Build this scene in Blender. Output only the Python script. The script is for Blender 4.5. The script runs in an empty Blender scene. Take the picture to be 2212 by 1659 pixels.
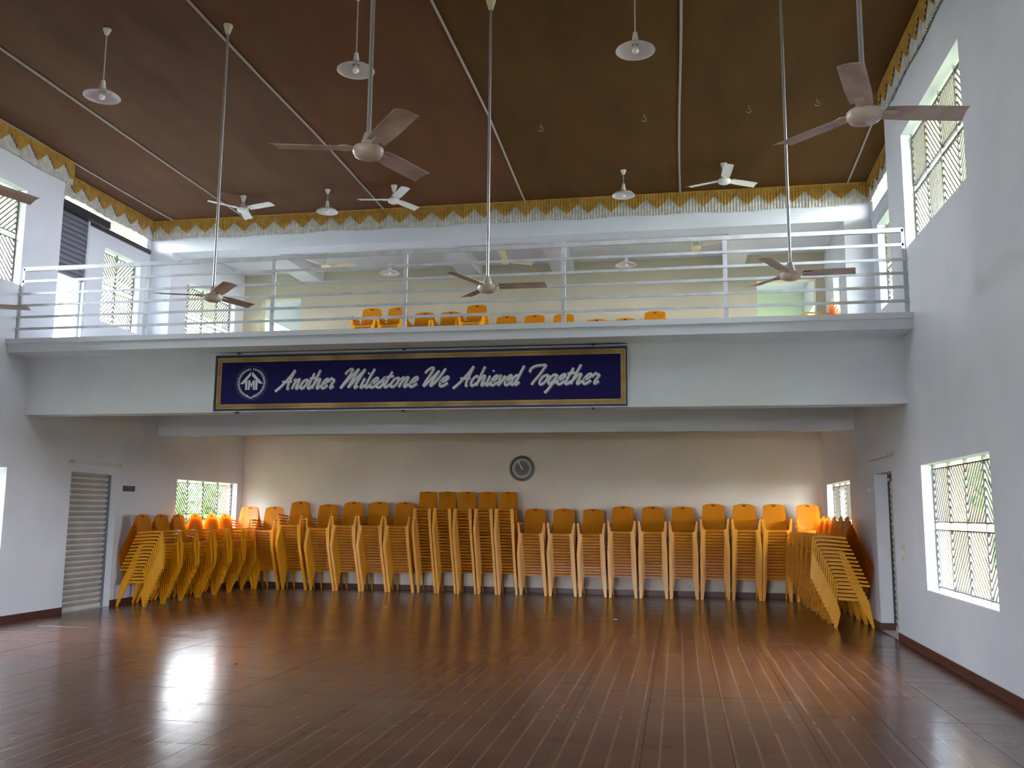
import bpy, bmesh, math, random
import numpy as np
from mathutils import Matrix, Vector
random.seed(7)
C = bpy.context.scene.collection
PI = math.pi

# ------------------------------------------------------------------ camera, sky, exposure
F, YAW, PITCH, ROLL = 1963.4, 0.181198, 0.1417433, 0.0081104      # focal length in pixels of 2212 x 1659
fw = Vector((-math.sin(YAW)*math.cos(PITCH), math.cos(YAW)*math.cos(PITCH), math.sin(PITCH)))
r0 = Vector((math.cos(YAW), math.sin(YAW), 0)); u0 = r0.cross(fw)
rr = r0*math.cos(ROLL) + u0*math.sin(ROLL); uu = -r0*math.sin(ROLL) + u0*math.cos(ROLL)
cam = bpy.data.cameras.new('camera'); cam_ob = bpy.data.objects.new('camera', cam); C.objects.link(cam_ob)
cam.sensor_fit = 'HORIZONTAL'; cam.sensor_width = 36.0; cam.lens = 36.0*F/2212.0
cam.clip_start = .05; cam.clip_end = 300
cam_ob.matrix_world = Matrix(((rr.x, uu.x, -fw.x, 0), (rr.y, uu.y, -fw.y, 0), (rr.z, uu.z, -fw.z, 1.6), (0, 0, 0, 1)))
sc = bpy.context.scene
sc.camera = cam_ob
sc.view_settings.view_transform = 'Standard'; sc.view_settings.look = 'None'
sc.view_settings.gamma = 1; sc.view_settings.use_curve_mapping = False
sc.view_settings.exposure = 2.4
cy = sc.cycles
cy.max_bounces = 9; cy.diffuse_bounces = 6; cy.glossy_bounces = 4; cy.transmission_bounces = 4; cy.transparent_max_bounces = 6
cy.sample_clamp_indirect = 8.0; cy.caustics_reflective = False; cy.caustics_refractive = False
cy.use_denoising = True
w = bpy.data.worlds.new('world'); sc.world = w; w.use_nodes = True
SKY = 9.0
nt = w.node_tree; bgn = nt.nodes['Background']
tc = nt.nodes.new('ShaderNodeTexCoord'); sep = nt.nodes.new('ShaderNodeSeparateXYZ'); rmp = nt.nodes.new('ShaderNodeValToRGB')
nt.links.new(tc.outputs['Generated'], sep.inputs[0]); nt.links.new(sep.outputs['Z'], rmp.inputs[0])
rmp.color_ramp.elements[0].color = (0.92, 0.96, 1.0, 1); rmp.color_ramp.elements[0].position = 0.0
rmp.color_ramp.elements[1].color = (0.66, 0.82, 1.0, 1); rmp.color_ramp.elements[1].position = 0.7
nt.links.new(rmp.outputs[0], bgn.inputs[0]); bgn.inputs[1].default_value = SKY

XL, XR, YB, YF = -9.5, 2.81, 18.85, -5.0       # hall walls: inner faces
XLR, XRR = -9.92, 3.24                          # recessed upper walls
XLU, XRU = -9.69, 3.0                           # rear upper room
YP, YV = 12.34, 15.45                           # pier ends, valance beam face
TH = 0.23
LOWZ, UPZ = (.755, 2.205), (4.87, 6.325)
# window openings: (wall inner x, y0, y1, z0, z1)
WIN = [(XR, 9.0, 11.42, *LOWZ), (XR, 9.13, 11.52, *UPZ), (XR, 16.0, 18.42, *LOWZ), (XRR, 12.75, 15.05, 4.87, 6.28),
       (XRU, 16.3, 17.9, 4.87, 6.15), (XL, 9.1, 11.53, *UPZ), (XL, 9.1, 11.6, *LOWZ), (XLR, 14.05, 15.15, 4.87, 6.22),
       (XLU, 16.1, 18.45, 4.87, 6.2), (XL, 16.16, 18.6, *LOWZ),
       (XL, 3.0, 5.42, *LOWZ),  # this row and the next: unseen windows added to light the hall
       (XL, -3.0, -.58, *UPZ), (XL, -3.0, -.58, *LOWZ)]
FRONT = [(-5.2, -1.6)]          # unseen opening behind the photographer, added and sized to light the beam
UPDOOR = (XLR, 12.45, 13.4, 4.02, 6.5)
# light portals help the sky to be sampled through the real openings; they give no light of their own
def portal(x, y0, y1, z0, z1):
    li = bpy.data.lights.new('portal', 'AREA'); li.shape = 'RECTANGLE'; li.size = z1 - z0; li.size_y = y1 - y0
    li.cycles.is_portal = True
    o = bpy.data.objects.new('portal', li); C.objects.link(o)
    s = 1 if x > -3 else -1
    o.location = (x + s*(TH - .02), (y0 + y1)/2, (z0 + z1)/2); o.rotation_euler = (0, s*PI/2, 0)
for q in WIN: portal(*q)
portal(*UPDOOR)
for a, b_ in FRONT:
    li = bpy.data.lights.new('portal', 'AREA'); li.shape = 'RECTANGLE'; li.size = b_ - a; li.size_y = 2.4; li.cycles.is_portal = True
    o = bpy.data.objects.new('portal', li); C.objects.link(o); o.location = ((a + b_)/2, YF - .2, 1.2); o.rotation_euler = (PI/2, 0, PI)
portal(XLR, 12.9, 15.3, 6.55, 6.92); portal(XRR, 12.5, 15.3, 6.55, 6.92)

# ------------------------------------------------------------------ materials
def mat(name, col, rough=.6, metal=0, spec=.5):
    m = bpy.data.materials.new(name); m.use_nodes = True
    b = m.node_tree.nodes['Principled BSDF']
    b.inputs['Base Color'].default_value = (*col, 1); b.inputs['Roughness'].default_value = rough
    b.inputs['Metallic'].default_value = metal; b.inputs['Specular IOR Level'].default_value = spec
    return m
def N(m, t, **kw):
    n = m.node_tree.nodes.new(t)
    for k, v in kw.items(): setattr(n, k, v)
    return n
def L(m, a, b): m.node_tree.links.new(a, b)
def bsdf(m): return m.node_tree.nodes['Principled BSDF']
def noisy(name, c1, c2, scale=3, rough=.6, bump=0, bscale=60, lo=.35, hi=.65, detail=4, spec=.5):
    m = mat(name, c1, rough, spec=spec); b = bsdf(m)
    g = N(m, 'ShaderNodeNewGeometry'); n = N(m, 'ShaderNodeTexNoise'); n.inputs['Scale'].default_value = scale; n.inputs['Detail'].default_value = detail
    L(m, g.outputs['Position'], n.inputs['Vector'])
    r = N(m, 'ShaderNodeValToRGB'); r.color_ramp.elements[0].position = lo; r.color_ramp.elements[1].position = hi
    r.color_ramp.elements[0].color = (*c1, 1); r.color_ramp.elements[1].color = (*c2, 1)
    L(m, n.outputs['Fac'], r.inputs[0]); L(m, r.outputs[0], b.inputs['Base Color'])
    if bump:
        n2 = N(m, 'ShaderNodeTexNoise'); n2.inputs['Scale'].default_value = bscale; L(m, g.outputs['Position'], n2.inputs['Vector'])
        bp = N(m, 'ShaderNodeBump'); bp.inputs['Strength'].default_value = bump; bp.inputs['Distance'].default_value = .01
        L(m, n2.outputs['Fac'], bp.inputs['Height']); L(m, bp.outputs[0], b.inputs['Normal'])
    return m
WALLC = (.74, .74, .77)
M = {}
M['wall'] = noisy('wall_paint', (.67, .70, .775), (.725, .75, .82), 1.3, .75, .12, 90)
M['wallbounce'] = noisy('back_wall_warm_bounce', (.68, .61, .53), (.74, .67, .59), 1.3, .75, .12, 90)  # white wall with warm bounce off the chairs put into its colour
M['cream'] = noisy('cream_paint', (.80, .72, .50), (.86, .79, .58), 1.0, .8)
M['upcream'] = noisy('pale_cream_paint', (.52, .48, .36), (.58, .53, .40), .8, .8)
M['green'] = noisy('pale_green_paint', (.60, .68, .52), (.66, .73, .58), 1.0, .8)
M['yellow'] = noisy('yellow_paint', (.50, .225, .040), (.55, .26, .05), .8, .8)
M['skirt'] = noisy('skirting_tile', (.075, .022, .018), (.10, .032, .025), 4, .45)
M['white'] = mat('white_enamel', (.80, .82, .85), .35)
M['whitedull'] = noisy('white_metal_paint', (.50, .52, .55), (.62, .64, .67), 6, .45)
M['fan'] = noisy('fan_enamel', (.62, .50, .45), (.74, .63, .57), 5, .3, lo=.3, hi=.7)
M['fanwhite'] = mat('far_fan_enamel', (.80, .78, .74), .4)
M['fancream'] = mat('cream_fan_enamel', (.76, .68, .45), .4)
M['blade'] = noisy('dusty_blade', (.40, .30, .27), (.70, .56, .50), 3.5, .5, lo=.3, hi=.62)
M['steel'] = mat('fan_rod_steel', (.60, .60, .62), .3, .6)
M['bar'] = mat('grille_bar_paint', (.15, .135, .12), .5)
M['darkmetal'] = mat('dark_metal', (.05, .05, .06), .5, .5)
M['shutterdark'] = mat('grey_shutter', (.20, .20, .25), .5, .3)
M['shutter'] = noisy('cream_shutter_slat', (.56, .54, .50), (.64, .62, .58), 3, .5)
M['shuttershade'] = noisy('slat_channel_shade', (.33, .32, .30), (.38, .37, .35), 3, .6)  # corrugation shade painted into the slat channel colour
M['glass'] = mat('lamp_shade_enamel', (.72, .66, .66), .3)
M['bulb'] = mat('lamp_bulb', (.85, .83, .80), .2)
M['navy'] = mat('banner_navy', (.012, .008, .085), .6, spec=.12)
M['navy2'] = mat('banner_navy_edge', (.018, .015, .10), .5)
M['silver'] = mat('banner_silver_letter', (.70, .71, .77), .5)
M['silverdim'] = mat('banner_letter_edge', (.17, .17, .22), .6)
M['ringdim'] = mat('banner_ring', (.09, .09, .17), .6)
M['black'] = mat('clock_black', (.025, .018, .016), .4)
M['clockgrey'] = mat('clock_grey', (.33, .30, .28), .4)
M['clockrim'] = mat('clock_rim', (.20, .17, .15), .35)
M['hand'] = mat('clock_hand', (.72, .69, .65), .4)
M['paper'] = mat('white_paper', (.85, .86, .90), .7)
M['leaf'] = noisy('leaf_green', (.09, .22, .05), (.27, .46, .13), .9, .6)
M['trunk'] = noisy('bark', (.12, .08, .05), (.2, .14, .1), 8, .9)
M['ground'] = noisy('yard_soil', (.13, .10, .06), (.10, .16, .05), .7, .9)
M['leafdark'] = noisy('dark_leaf_green', (.025, .07, .02), (.07, .16, .04), .5, .6)
M['plate'] = mat('nameplate_navy', (.035, .030, .09), .4)
M['tube'] = mat('unlit_tube', (.78, .74, .70), .3)
M['switch'] = mat('switch_plastic', (.60, .57, .55), .4)
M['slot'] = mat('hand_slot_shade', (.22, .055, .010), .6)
M['grout'] = mat('grout', (.13, .065, .045), .8)

m = mat('chair_plastic', (.86, .30, .012), .33); M['chair'] = m; b = bsdf(m)     # thin moulded plastic lets some light through
g = N(m, 'ShaderNodeObjectInfo'); mx = N(m, 'ShaderNodeMixRGB'); mx.inputs[1].default_value = (.86, .40, .012, 1); mx.inputs[2].default_value = (.82, .36, .010, 1)
L(m, g.outputs['Random'], mx.inputs[0]); L(m, mx.outputs[0], b.inputs['Base Color'])
tr = N(m, 'ShaderNodeBsdfTranslucent'); tr.inputs[0].default_value = (.9, .27, .01, 1)
ms = N(m, 'ShaderNodeMixShader'); ms.inputs[0].default_value = .10
L(m, b.outputs[0], ms.inputs[1]); L(m, tr.outputs[0], ms.inputs[2]); L(m, ms.outputs[0], m.node_tree.nodes['Material Output'].inputs[0])

def gold_material():
    m = mat('banner_gold', (.50, .30, .06), .42)
    b = bsdf(m); g = N(m, 'ShaderNodeNewGeometry'); n = N(m, 'ShaderNodeTexNoise'); n.inputs['Scale'].default_value = 2.2
    L(m, g.outputs['Position'], n.inputs['Vector'])
    r = N(m, 'ShaderNodeValToRGB'); r.color_ramp.elements[0].color = (.30, .16, .03, 1); r.color_ramp.elements[1].color = (.55, .37, .10, 1)
    r.color_ramp.elements[0].position = .35; r.color_ramp.elements[1].position = .65
    L(m, n.outputs['Fac'], r.inputs[0]); L(m, r.outputs[0], b.inputs['Base Color'])
    return m
M['gold'] = gold_material(); M['goldline'] = mat('banner_gold_line', (.12, .065, .02), .5)

def cloth_material(name, c1, c2):
    m = mat(name, c1, .85, spec=.2); b = bsdf(m)
    g = N(m, 'ShaderNodeNewGeometry'); mp = N(m, 'ShaderNodeMapping'); mp.inputs['Scale'].default_value = (1.5, .35, 1)
    L(m, g.outputs['Position'], mp.inputs[0])
    n = N(m, 'ShaderNodeTexNoise'); n.inputs['Scale'].default_value = 1.6; n.inputs['Detail'].default_value = 5
    L(m, mp.outputs[0], n.inputs['Vector'])
    r = N(m, 'ShaderNodeValToRGB'); r.color_ramp.elements[0].color = (*c1, 1); r.color_ramp.elements[1].color = (*c2, 1)
    r.color_ramp.elements[0].position = .3; r.color_ramp.elements[1].position = .7
    L(m, n.outputs['Fac'], r.inputs[0]); L(m, r.outputs[0], b.inputs['Base Color'])
    wv = N(m, 'ShaderNodeTexNoise'); wv.inputs['Scale'].default_value = 2.2; wv.inputs['Detail'].default_value = 3
    L(m, g.outputs['Position'], wv.inputs['Vector'])
    bp = N(m, 'ShaderNodeBump'); bp.inputs['Strength'].default_value = .35; bp.inputs['Distance'].default_value = .06
    L(m, wv.outputs['Fac'], bp.inputs['Height']); L(m, bp.outputs[0], b.inputs['Normal'])
    return m
M['cloth_a'] = cloth_material('ceiling_cloth_brown', (.120, .056, .031), (.160, .077, .042))
M['cloth_b'] = cloth_material('ceiling_cloth_rust', (.122, .048, .019), (.155, .062, .024))
M['cloth_c'] = cloth_material('ceiling_cloth_olive', (.092, .040, .0085), (.120, .052, .011))
M['seam'] = mat('seam_piping', (.42, .36, .32), .8)
M['goldcloth'] = noisy('gold_valance_cloth', (.40, .215, .03), (.54, .31, .06), 9, .5)
M['whitecloth'] = noisy('white_valance_cloth', (.52, .50, .47), (.72, .70, .66), 12, .5)

def tile_material():
    m = mat('floor_tile_glaze', (.16, .06, .035), .25, spec=.6); b = bsdf(m)
    g = N(m, 'ShaderNodeNewGeometry'); oi = N(m, 'ShaderNodeObjectInfo')
    n = N(m, 'ShaderNodeTexNoise'); n.inputs['Scale'].default_value = 1.7; n.inputs['Detail'].default_value = 6
    L(m, g.outputs['Position'], n.inputs['Vector'])
    r = N(m, 'ShaderNodeValToRGB'); r.color_ramp.elements[0].color = (.120, .042, .024, 1); r.color_ramp.elements[1].color = (.175, .066, .038, 1)
    r.color_ramp.elements[0].position = .3; r.color_ramp.elements[1].position = .7
    L(m, n.outputs['Fac'], r.inputs[0])
    # tone of each strip: white noise over strip and tile row
    sp = N(m, 'ShaderNodeSeparateXYZ'); L(m, g.outputs['Position'], sp.inputs[0])
    dx = N(m, 'ShaderNodeMath', operation='MULTIPLY'); dx.inputs[1].default_value = 1/.1665; L(m, sp.outputs['X'], dx.inputs[0])
    fx = N(m, 'ShaderNodeMath', operation='FRACT'); L(m, dx.outputs[0], fx.inputs[0])
    fl = N(m, 'ShaderNodeMath', operation='FLOOR'); L(m, dx.outputs[0], fl.inputs[0])
    dy = N(m, 'ShaderNodeMath', operation='MULTIPLY'); dy.inputs[1].default_value = 1/.615; L(m, sp.outputs['Y'], dy.inputs[0])
    fy = N(m, 'ShaderNodeMath', operation='FLOOR'); L(m, dy.outputs[0], fy.inputs[0])
    cb = N(m, 'ShaderNodeCombineXYZ'); L(m, fl.outputs[0], cb.inputs[0]); L(m, fy.outputs[0], cb.inputs[1])
    wn = N(m, 'ShaderNodeTexWhiteNoise'); wn.noise_dimensions = '2D'; L(m, cb.outputs[0], wn.inputs['Vector'])
    mr = N(m, 'ShaderNodeMapRange'); mr.inputs[3].default_value = .86; mr.inputs[4].default_value = 1.14; L(m, wn.outputs['Value'], mr.inputs[0])
    mul = N(m, 'ShaderNodeMixRGB', blend_type='MULTIPLY'); mul.inputs[0].default_value = 1; L(m, r.outputs[0], mul.inputs[1])
    L(m, mr.outputs[0], mul.inputs[2])
    # pale printed line between strips
    lt = N(m, 'ShaderNodeMath', operation='LESS_THAN'); lt.inputs[1].default_value = .12; L(m, fx.outputs[0], lt.inputs[0])
    n3 = N(m, 'ShaderNodeTexNoise'); n3.inputs['Scale'].default_value = .6; L(m, g.outputs['Position'], n3.inputs['Vector'])
    mm = N(m, 'ShaderNodeMath', operation='MULTIPLY'); L(m, lt.outputs[0], mm.inputs[0]); mm.inputs[1].default_value = .52
    ml = N(m, 'ShaderNodeMixRGB'); L(m, mm.outputs[0], ml.inputs[0]); L(m, mul.outputs[0], ml.inputs[1]); ml.inputs[2].default_value = (.34, .195, .135, 1)
    L(m, ml.outputs[0], b.inputs['Base Color'])
    # wiped, smeary gloss
    mp = N(m, 'ShaderNodeMapping'); mp.inputs['Rotation'].default_value = (0, 0, .6); mp.inputs['Scale'].default_value = (1, 3.2, 1)
    L(m, g.outputs['Position'], mp.inputs[0])
    n2 = N(m, 'ShaderNodeTexNoise'); n2.inputs['Scale'].default_value = 1.3; n2.inputs['Detail'].default_value = 3; n2.inputs['Distortion'].default_value = 1.2
    L(m, mp.outputs[0], n2.inputs['Vector'])
    m2 = N(m, 'ShaderNodeMapRange'); m2.inputs[1].default_value = .3; m2.inputs[2].default_value = .7; m2.inputs[3].default_value = .155; m2.inputs[4].default_value = .24
    L(m, n2.outputs['Fac'], m2.inputs[0]); L(m, m2.outputs[0], b.inputs['Roughness'])
    return m
M['tile'] = tile_material()

# ------------------------------------------------------------------ helpers
class MB:
    def __init__(s): s.v = []; s.f = []; s.mi = []
    def add(s, vs, fs, mi=0):
        o = len(s.v); s.v += [tuple(v) for v in vs]; s.f += [tuple(i + o for i in f) for f in fs]; s.mi += [mi]*len(fs)
    def box(s, x0, x1, y0, y1, z0, z1, mi=0):
        s.add([(x0, y0, z0), (x1, y0, z0), (x1, y1, z0), (x0, y1, z0), (x0, y0, z1), (x1, y0, z1), (x1, y1, z1), (x0, y1, z1)],
              [(0, 3, 2, 1), (4, 5, 6, 7), (0, 1, 5, 4), (1, 2, 6, 5), (2, 3, 7, 6), (3, 0, 4, 7)], mi)
    def tube(s, path, r, n=8, mi=0, caps=True):
        ps = [Vector(p) for p in path]; rings = []
        for i, p in enumerate(ps):
            d = (ps[min(i+1, len(ps)-1)] - ps[max(i-1, 0)]).normalized()
            a = d.cross(Vector((0, 0, 1)))
            if a.length < 1e-4: a = d.cross(Vector((1, 0, 0)))
            a.normalize(); bb = d.cross(a)
            q = r[i] if isinstance(r, (list, tuple)) else r
            rings.append([p + a*q*math.cos(2*PI*k/n) + bb*q*math.sin(2*PI*k/n) for k in range(n)])
        vs = [v for R in rings for v in R]; fs = []
        for i in range(len(ps)-1):
            for k in range(n): fs.append((i*n+k, i*n+(k+1) % n, (i+1)*n+(k+1) % n, (i+1)*n+k))
        if caps: fs += [tuple(range(n-1, -1, -1)), tuple((len(ps)-1)*n+k for k in range(n))]
        s.add(vs, fs, mi)
    def lathe(s, prof, n=24, c=(0, 0, 0), mi=0, axis='z'):
        vs = []; fs = []
        for (r, z) in prof:
            for k in range(n):
                a = 2*PI*k/n
                vs.append((c[0]+r*math.cos(a), c[1]+r*math.sin(a), c[2]+z) if axis == 'z' else (c[0]+r*math.cos(a), c[1]-z, c[2]+r*math.sin(a)))
        for i in range(len(prof)-1):
            for k in range(n): fs.append((i*n+k, i*n+(k+1) % n, (i+1)*n+(k+1) % n, (i+1)*n+k))
        s.add(vs, fs, mi)
    def loft(s, rings, closed=True, caps=True, mi=0):
        n = len(rings[0]); vs = [v for R in rings for v in R]; fs = []
        for i in range(len(rings)-1):
            for k in range(n if closed else n-1): fs.append((i*n+k, i*n+(k+1) % n, (i+1)*n+(k+1) % n, (i+1)*n+k))
        if caps: fs += [tuple(range(n-1, -1, -1)), tuple((len(rings)-1)*n+k for k in range(n))]
        s.add(vs, fs, mi)
    def mesh(s, name, mats, smooth=False):
        me = bpy.data.meshes.new(name); me.from_pydata(s.v, [], s.f)
        for q in (mats if isinstance(mats, (list, tuple)) else [mats]): me.materials.append(M[q])
        if isinstance(mats, (list, tuple)) and len(mats) > 1: me.polygons.foreach_set('material_index', s.mi)
        bm = bmesh.new(); bm.from_mesh(me); bmesh.ops.recalc_face_normals(bm, faces=bm.faces); bm.to_mesh(me); bm.free()
        if smooth:
            me.polygons.foreach_set('use_smooth', [True]*len(me.polygons))
            try: me.set_sharp_from_angle(angle=math.radians(38))
            except Exception: pass
        me.update(); return me
    def build(s, name, mats, parent=None, smooth=False):
        return ob(name, s.mesh(name, mats, smooth), parent)
def ob(name, me, parent=None):
    o = bpy.data.objects.new(name, me); C.objects.link(o)
    if parent: o.parent = parent
    return o
def tag(o, label=None, cat=None, group=None, kind=None):
    if label: o['label'] = label
    if cat: o['category'] = cat
    if group: o['group'] = group
    if kind: o['kind'] = kind
    return o
def thing(name, label, cat, loc=(0, 0, 0), rz=0, group=None, kind=None):
    o = bpy.data.objects.new(name, None); C.objects.link(o); o.location = loc; o.rotation_euler = (0, 0, rz)
    o.empty_display_size = .1
    return tag(o, label, cat, group, kind)
def copy_thing(src, kids):
    r = src.copy(); C.objects.link(r)
    for k in kids:
        c = k.copy(); C.objects.link(c); c.parent = r
    return r
ORD = ['top', 'second', 'third', 'fourth', 'fifth', 'sixth', 'seventh', 'eighth', 'ninth', 'tenth', 'eleventh', 'twelfth', 'thirteenth',
       'fourteenth', 'fifteenth', 'sixteenth', 'seventeenth', 'eighteenth', 'nineteenth', 'twentieth', 'twenty-first', 'twenty-second', 'twenty-third']

# ------------------------------------------------------------------ walls
def slab_wall(mb, axis, a, t, solids, holes, mi=0):
    """wall whose inner face lies at coordinate a and outer at a+t along axis; solids and holes are (u0,u1,z0,z1)"""
    us = sorted({round(q, 4) for r in solids + holes for q in r[:2]}); zs = sorted({round(q, 4) for r in solids + holes for q in r[2:]})
    ins = lambda u, z, R: any(r[0] < u < r[1] and r[2] < z < r[3] for r in R)
    nu, nz = len(us)-1, len(zs)-1
    S = [[ins((us[i]+us[i+1])/2, (zs[j]+zs[j+1])/2, solids) and not ins((us[i]+us[i+1])/2, (zs[j]+zs[j+1])/2, holes) for j in range(nz)] for i in range(nu)]
    P = (lambda q, u, z: (q, u, z)) if axis == 'x' else (lambda q, u, z: (u, q, z))
    idx = {}
    def V(q, u, z):
        k = (q, u, z)
        if k not in idx: idx[k] = len(mb.v); mb.v.append(P(q, u, z))
        return idx[k]
    def Q(*vs): mb.f.append(tuple(V(*v) for v in vs)); mb.mi.append(mi)
    A, B = a, a+t
    for i in range(nu):
        for j in range(nz):
            if not S[i][j]: continue
            u0, u1, z0, z1 = us[i], us[i+1], zs[j], zs[j+1]
            Q((A, u0, z0), (A, u1, z0), (A, u1, z1), (A, u0, z1)); Q((B, u0, z0), (B, u0, z1), (B, u1, z1), (B, u1, z0))
            if i == 0 or not S[i-1][j]: Q((A, u0, z0), (A, u0, z1), (B, u0, z1), (B, u0, z0))
            if i == nu-1 or not S[i+1][j]: Q((A, u1, z0), (B, u1, z0), (B, u1, z1), (A, u1, z1))
            if j == 0 or not S[i][j-1]: Q((A, u0, z0), (B, u0, z0), (B, u1, z0), (A, u1, z0))
            if j == nz-1 or not S[i][j+1]: Q((A, u0, z1), (A, u1, z1), (B, u1, z1), (B, u0, z1))
ZT = 7.65
hl = lambda x: [q[1:] for q in WIN if q[0] == x]
DL, DR = (13.03, 14.25, 0, 2.205), (12.95, 14.06, 0, 2.21)
mb = MB()
slab_wall(mb, 'x', XL, -TH, [(YF, YB+TH, -.3, 3.9), (YF, YP, 3.9, ZT)], hl(XL) + [DL])
slab_wall(mb, 'x', XLR, -TH, [(12.0, YV+.1, 3.8, ZT)], [UPDOOR[1:], hl(XLR)[0], (12.9, 15.3, 6.55, 6.92)])
slab_wall(mb, 'x', XLU, -.3, [(YV+.05, 22.2, 3.8, ZT)], hl(XLU) + [(19.3, 21.6, 4.87, 6.2)])
mb.box(XLR-.1, XL-.1, 11.95, YP-.001, 3.9, ZT)
tag(mb.build('wall_left', 'wall'), 'white plastered side wall with the white shutter door and grilled windows', 'wall', kind='structure')
mb = MB()
slab_wall(mb, 'x', XR, TH, [(YF, YB+TH, -.3, 3.9), (YF, YP, 3.9, ZT)], hl(XR) + [DR])
slab_wall(mb, 'x', XRR, TH, [(12.0, YV+.1, 3.8, ZT)], [hl(XRR)[0], (12.5, 15.3, 6.55, 6.92)])
slab_wall(mb, 'x', XRU, .3, [(YV+.05, 22.2, 3.8, ZT)], hl(XRU) + [(19.3, 21.6, 4.87, 6.2)])
mb.box(XR+.1, XRR+.1, 11.95, YP-.001, 3.9, ZT)
tag(mb.build('wall_right', 'wall'), 'white plastered side wall with the dark doorway and big grilled windows', 'wall', kind='structure')
mb = MB()
slab_wall(mb, 'y', YB, TH, [(XL-TH, XR+TH, -.3, 3.85)], [])
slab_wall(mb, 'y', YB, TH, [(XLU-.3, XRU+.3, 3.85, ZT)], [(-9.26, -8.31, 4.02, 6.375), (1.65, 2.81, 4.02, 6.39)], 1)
tag(mb.build('wall_back', ['wallbounce', 'upcream']), 'white back wall behind the long rows of orange chairs', 'wall', kind='structure')
mb = MB(); slab_wall(mb, 'y', YF, -TH, [(XL-.7, XR+.7, -.3, ZT)], [(a, b_, 0, 2.4) for a, b_ in FRONT])
tag(mb.build('wall_front', 'wall'), 'white end wall of the hall behind the photographer', 'wall', kind='structure')
mb = MB(); mb.box(XLU-.3, XRU+.3, 22.0, 22.2, 3.8, ZT)
mb.box(XLU, -8.2, 21.97, 21.999, 4.0, 7.0)
tag(mb.build('wall_corridor', 'green'), 'pale green wall of the corridor behind the upper back wall', 'wall', kind='structure')
mb = MB(); mb.box(XLU-3.3, XRU+3.3, YF-1, 23.2, ZT, ZT+.15)
tag(mb.build('roof', 'cream'), 'cream roof slab over the whole hall', 'roof', kind='structure')
mb = MB(); mb.box(XL-2.1, XL-TH, YF, 12.0, 6.50, 6.60); mb.box(XLR-1.75, XLR-TH, 12.0, YV+.1, 6.40, 6.50); mb.box(XLU-1.9, XLU-.3, YV+.1, 23, 6.4, 6.5)
tag(mb.build('trim_1', 'cream'), 'cream sunshade ledge outside the upper windows on the shutter door wall', 'ledge', kind='structure')
mb = MB(); mb.box(XR+TH, XR+2.1, YF, 12.0, 6.50, 6.60); mb.box(XR+TH, XR+1.15, YF, 12.6, 2.55, 2.63); mb.box(XRR+TH, XRR+1.75, 12.0, YV+.1, 6.40, 6.50); mb.box(XRU+.3, XRU+1.9, YV+.1, 23, 6.4, 6.5)  # second box: low ledge added to cut daylight at the lower windows
tag(mb.build('trim_2', 'cream'), 'cream sunshade ledge over doorway wall upper windows, with an added lower ledge cutting light', 'ledge', kind='structure')

# balcony floor, beams, columns, rear ceilings
mb = MB()
mb.box(XL, XR, 11.39, 12.34, 3.84, 4.02); mb.box(XLR, XRR, 12.34, YB, 3.84, 4.02); mb.box(XL, XR, 11.35, 11.52, 3.965, 4.035)
mb.box(XLU, XRU, YB, 22.0, 3.84, 4.02)
tag(mb.build('balcony_floor', 'wall'), 'white concrete balcony floor slab with a projecting edge', 'balcony', kind='structure')
mb = MB(); mb.box(XL, XR, 11.88, 12.18, 2.99, 3.84)
tag(mb.build('balcony_beam', 'wall'), 'deep white balcony front beam carrying the blue banner', 'beam', kind='structure')
mb = MB(); mb.box(XL, XR, 15.4, 15.6, 2.985, 3.84); mb.box(XL, XR, 15.6, YB, 3.62, 3.84)
tag(mb.build('ceiling_lower', 'wall'), 'low ceiling and inner beam above the stacked chairs', 'ceiling', kind='structure')
mb = MB(); mb.box(XLR, XRR, YV, YV+.42, 6.5, ZT)
tag(mb.build('roof_beam', 'wall'), 'white roof beam behind the gold and white valance', 'beam', kind='structure')
for x0, x1, t in ((XLR, -9.47, 'shutter door'), (2.80, XRR, 'dark doorway')):
    mb = MB(); mb.box(x0, x1, YV+.002, YV+.6, 4.02, 6.55)
    tag(mb.build('column', 'wall'), f'square white column upstairs at the {t} end of the valance', 'column', kind='structure')
mb = MB(); mb.box(XLU, XRU, YV+.42, YB, 6.95, 7.1)
for xc in (-8.0, -4.35, -2.34, 1.2): mb.box(xc-.22, xc+.22, YV+.42, YB, 6.70, 6.96)
mb.box(XLU, XRU, YB+TH, 22.0, 6.95, 7.1)
tag(mb.build('ceiling_upper', 'wall'), 'white ceiling with cross beams over the upper rear room', 'ceiling', kind='structure')

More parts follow.
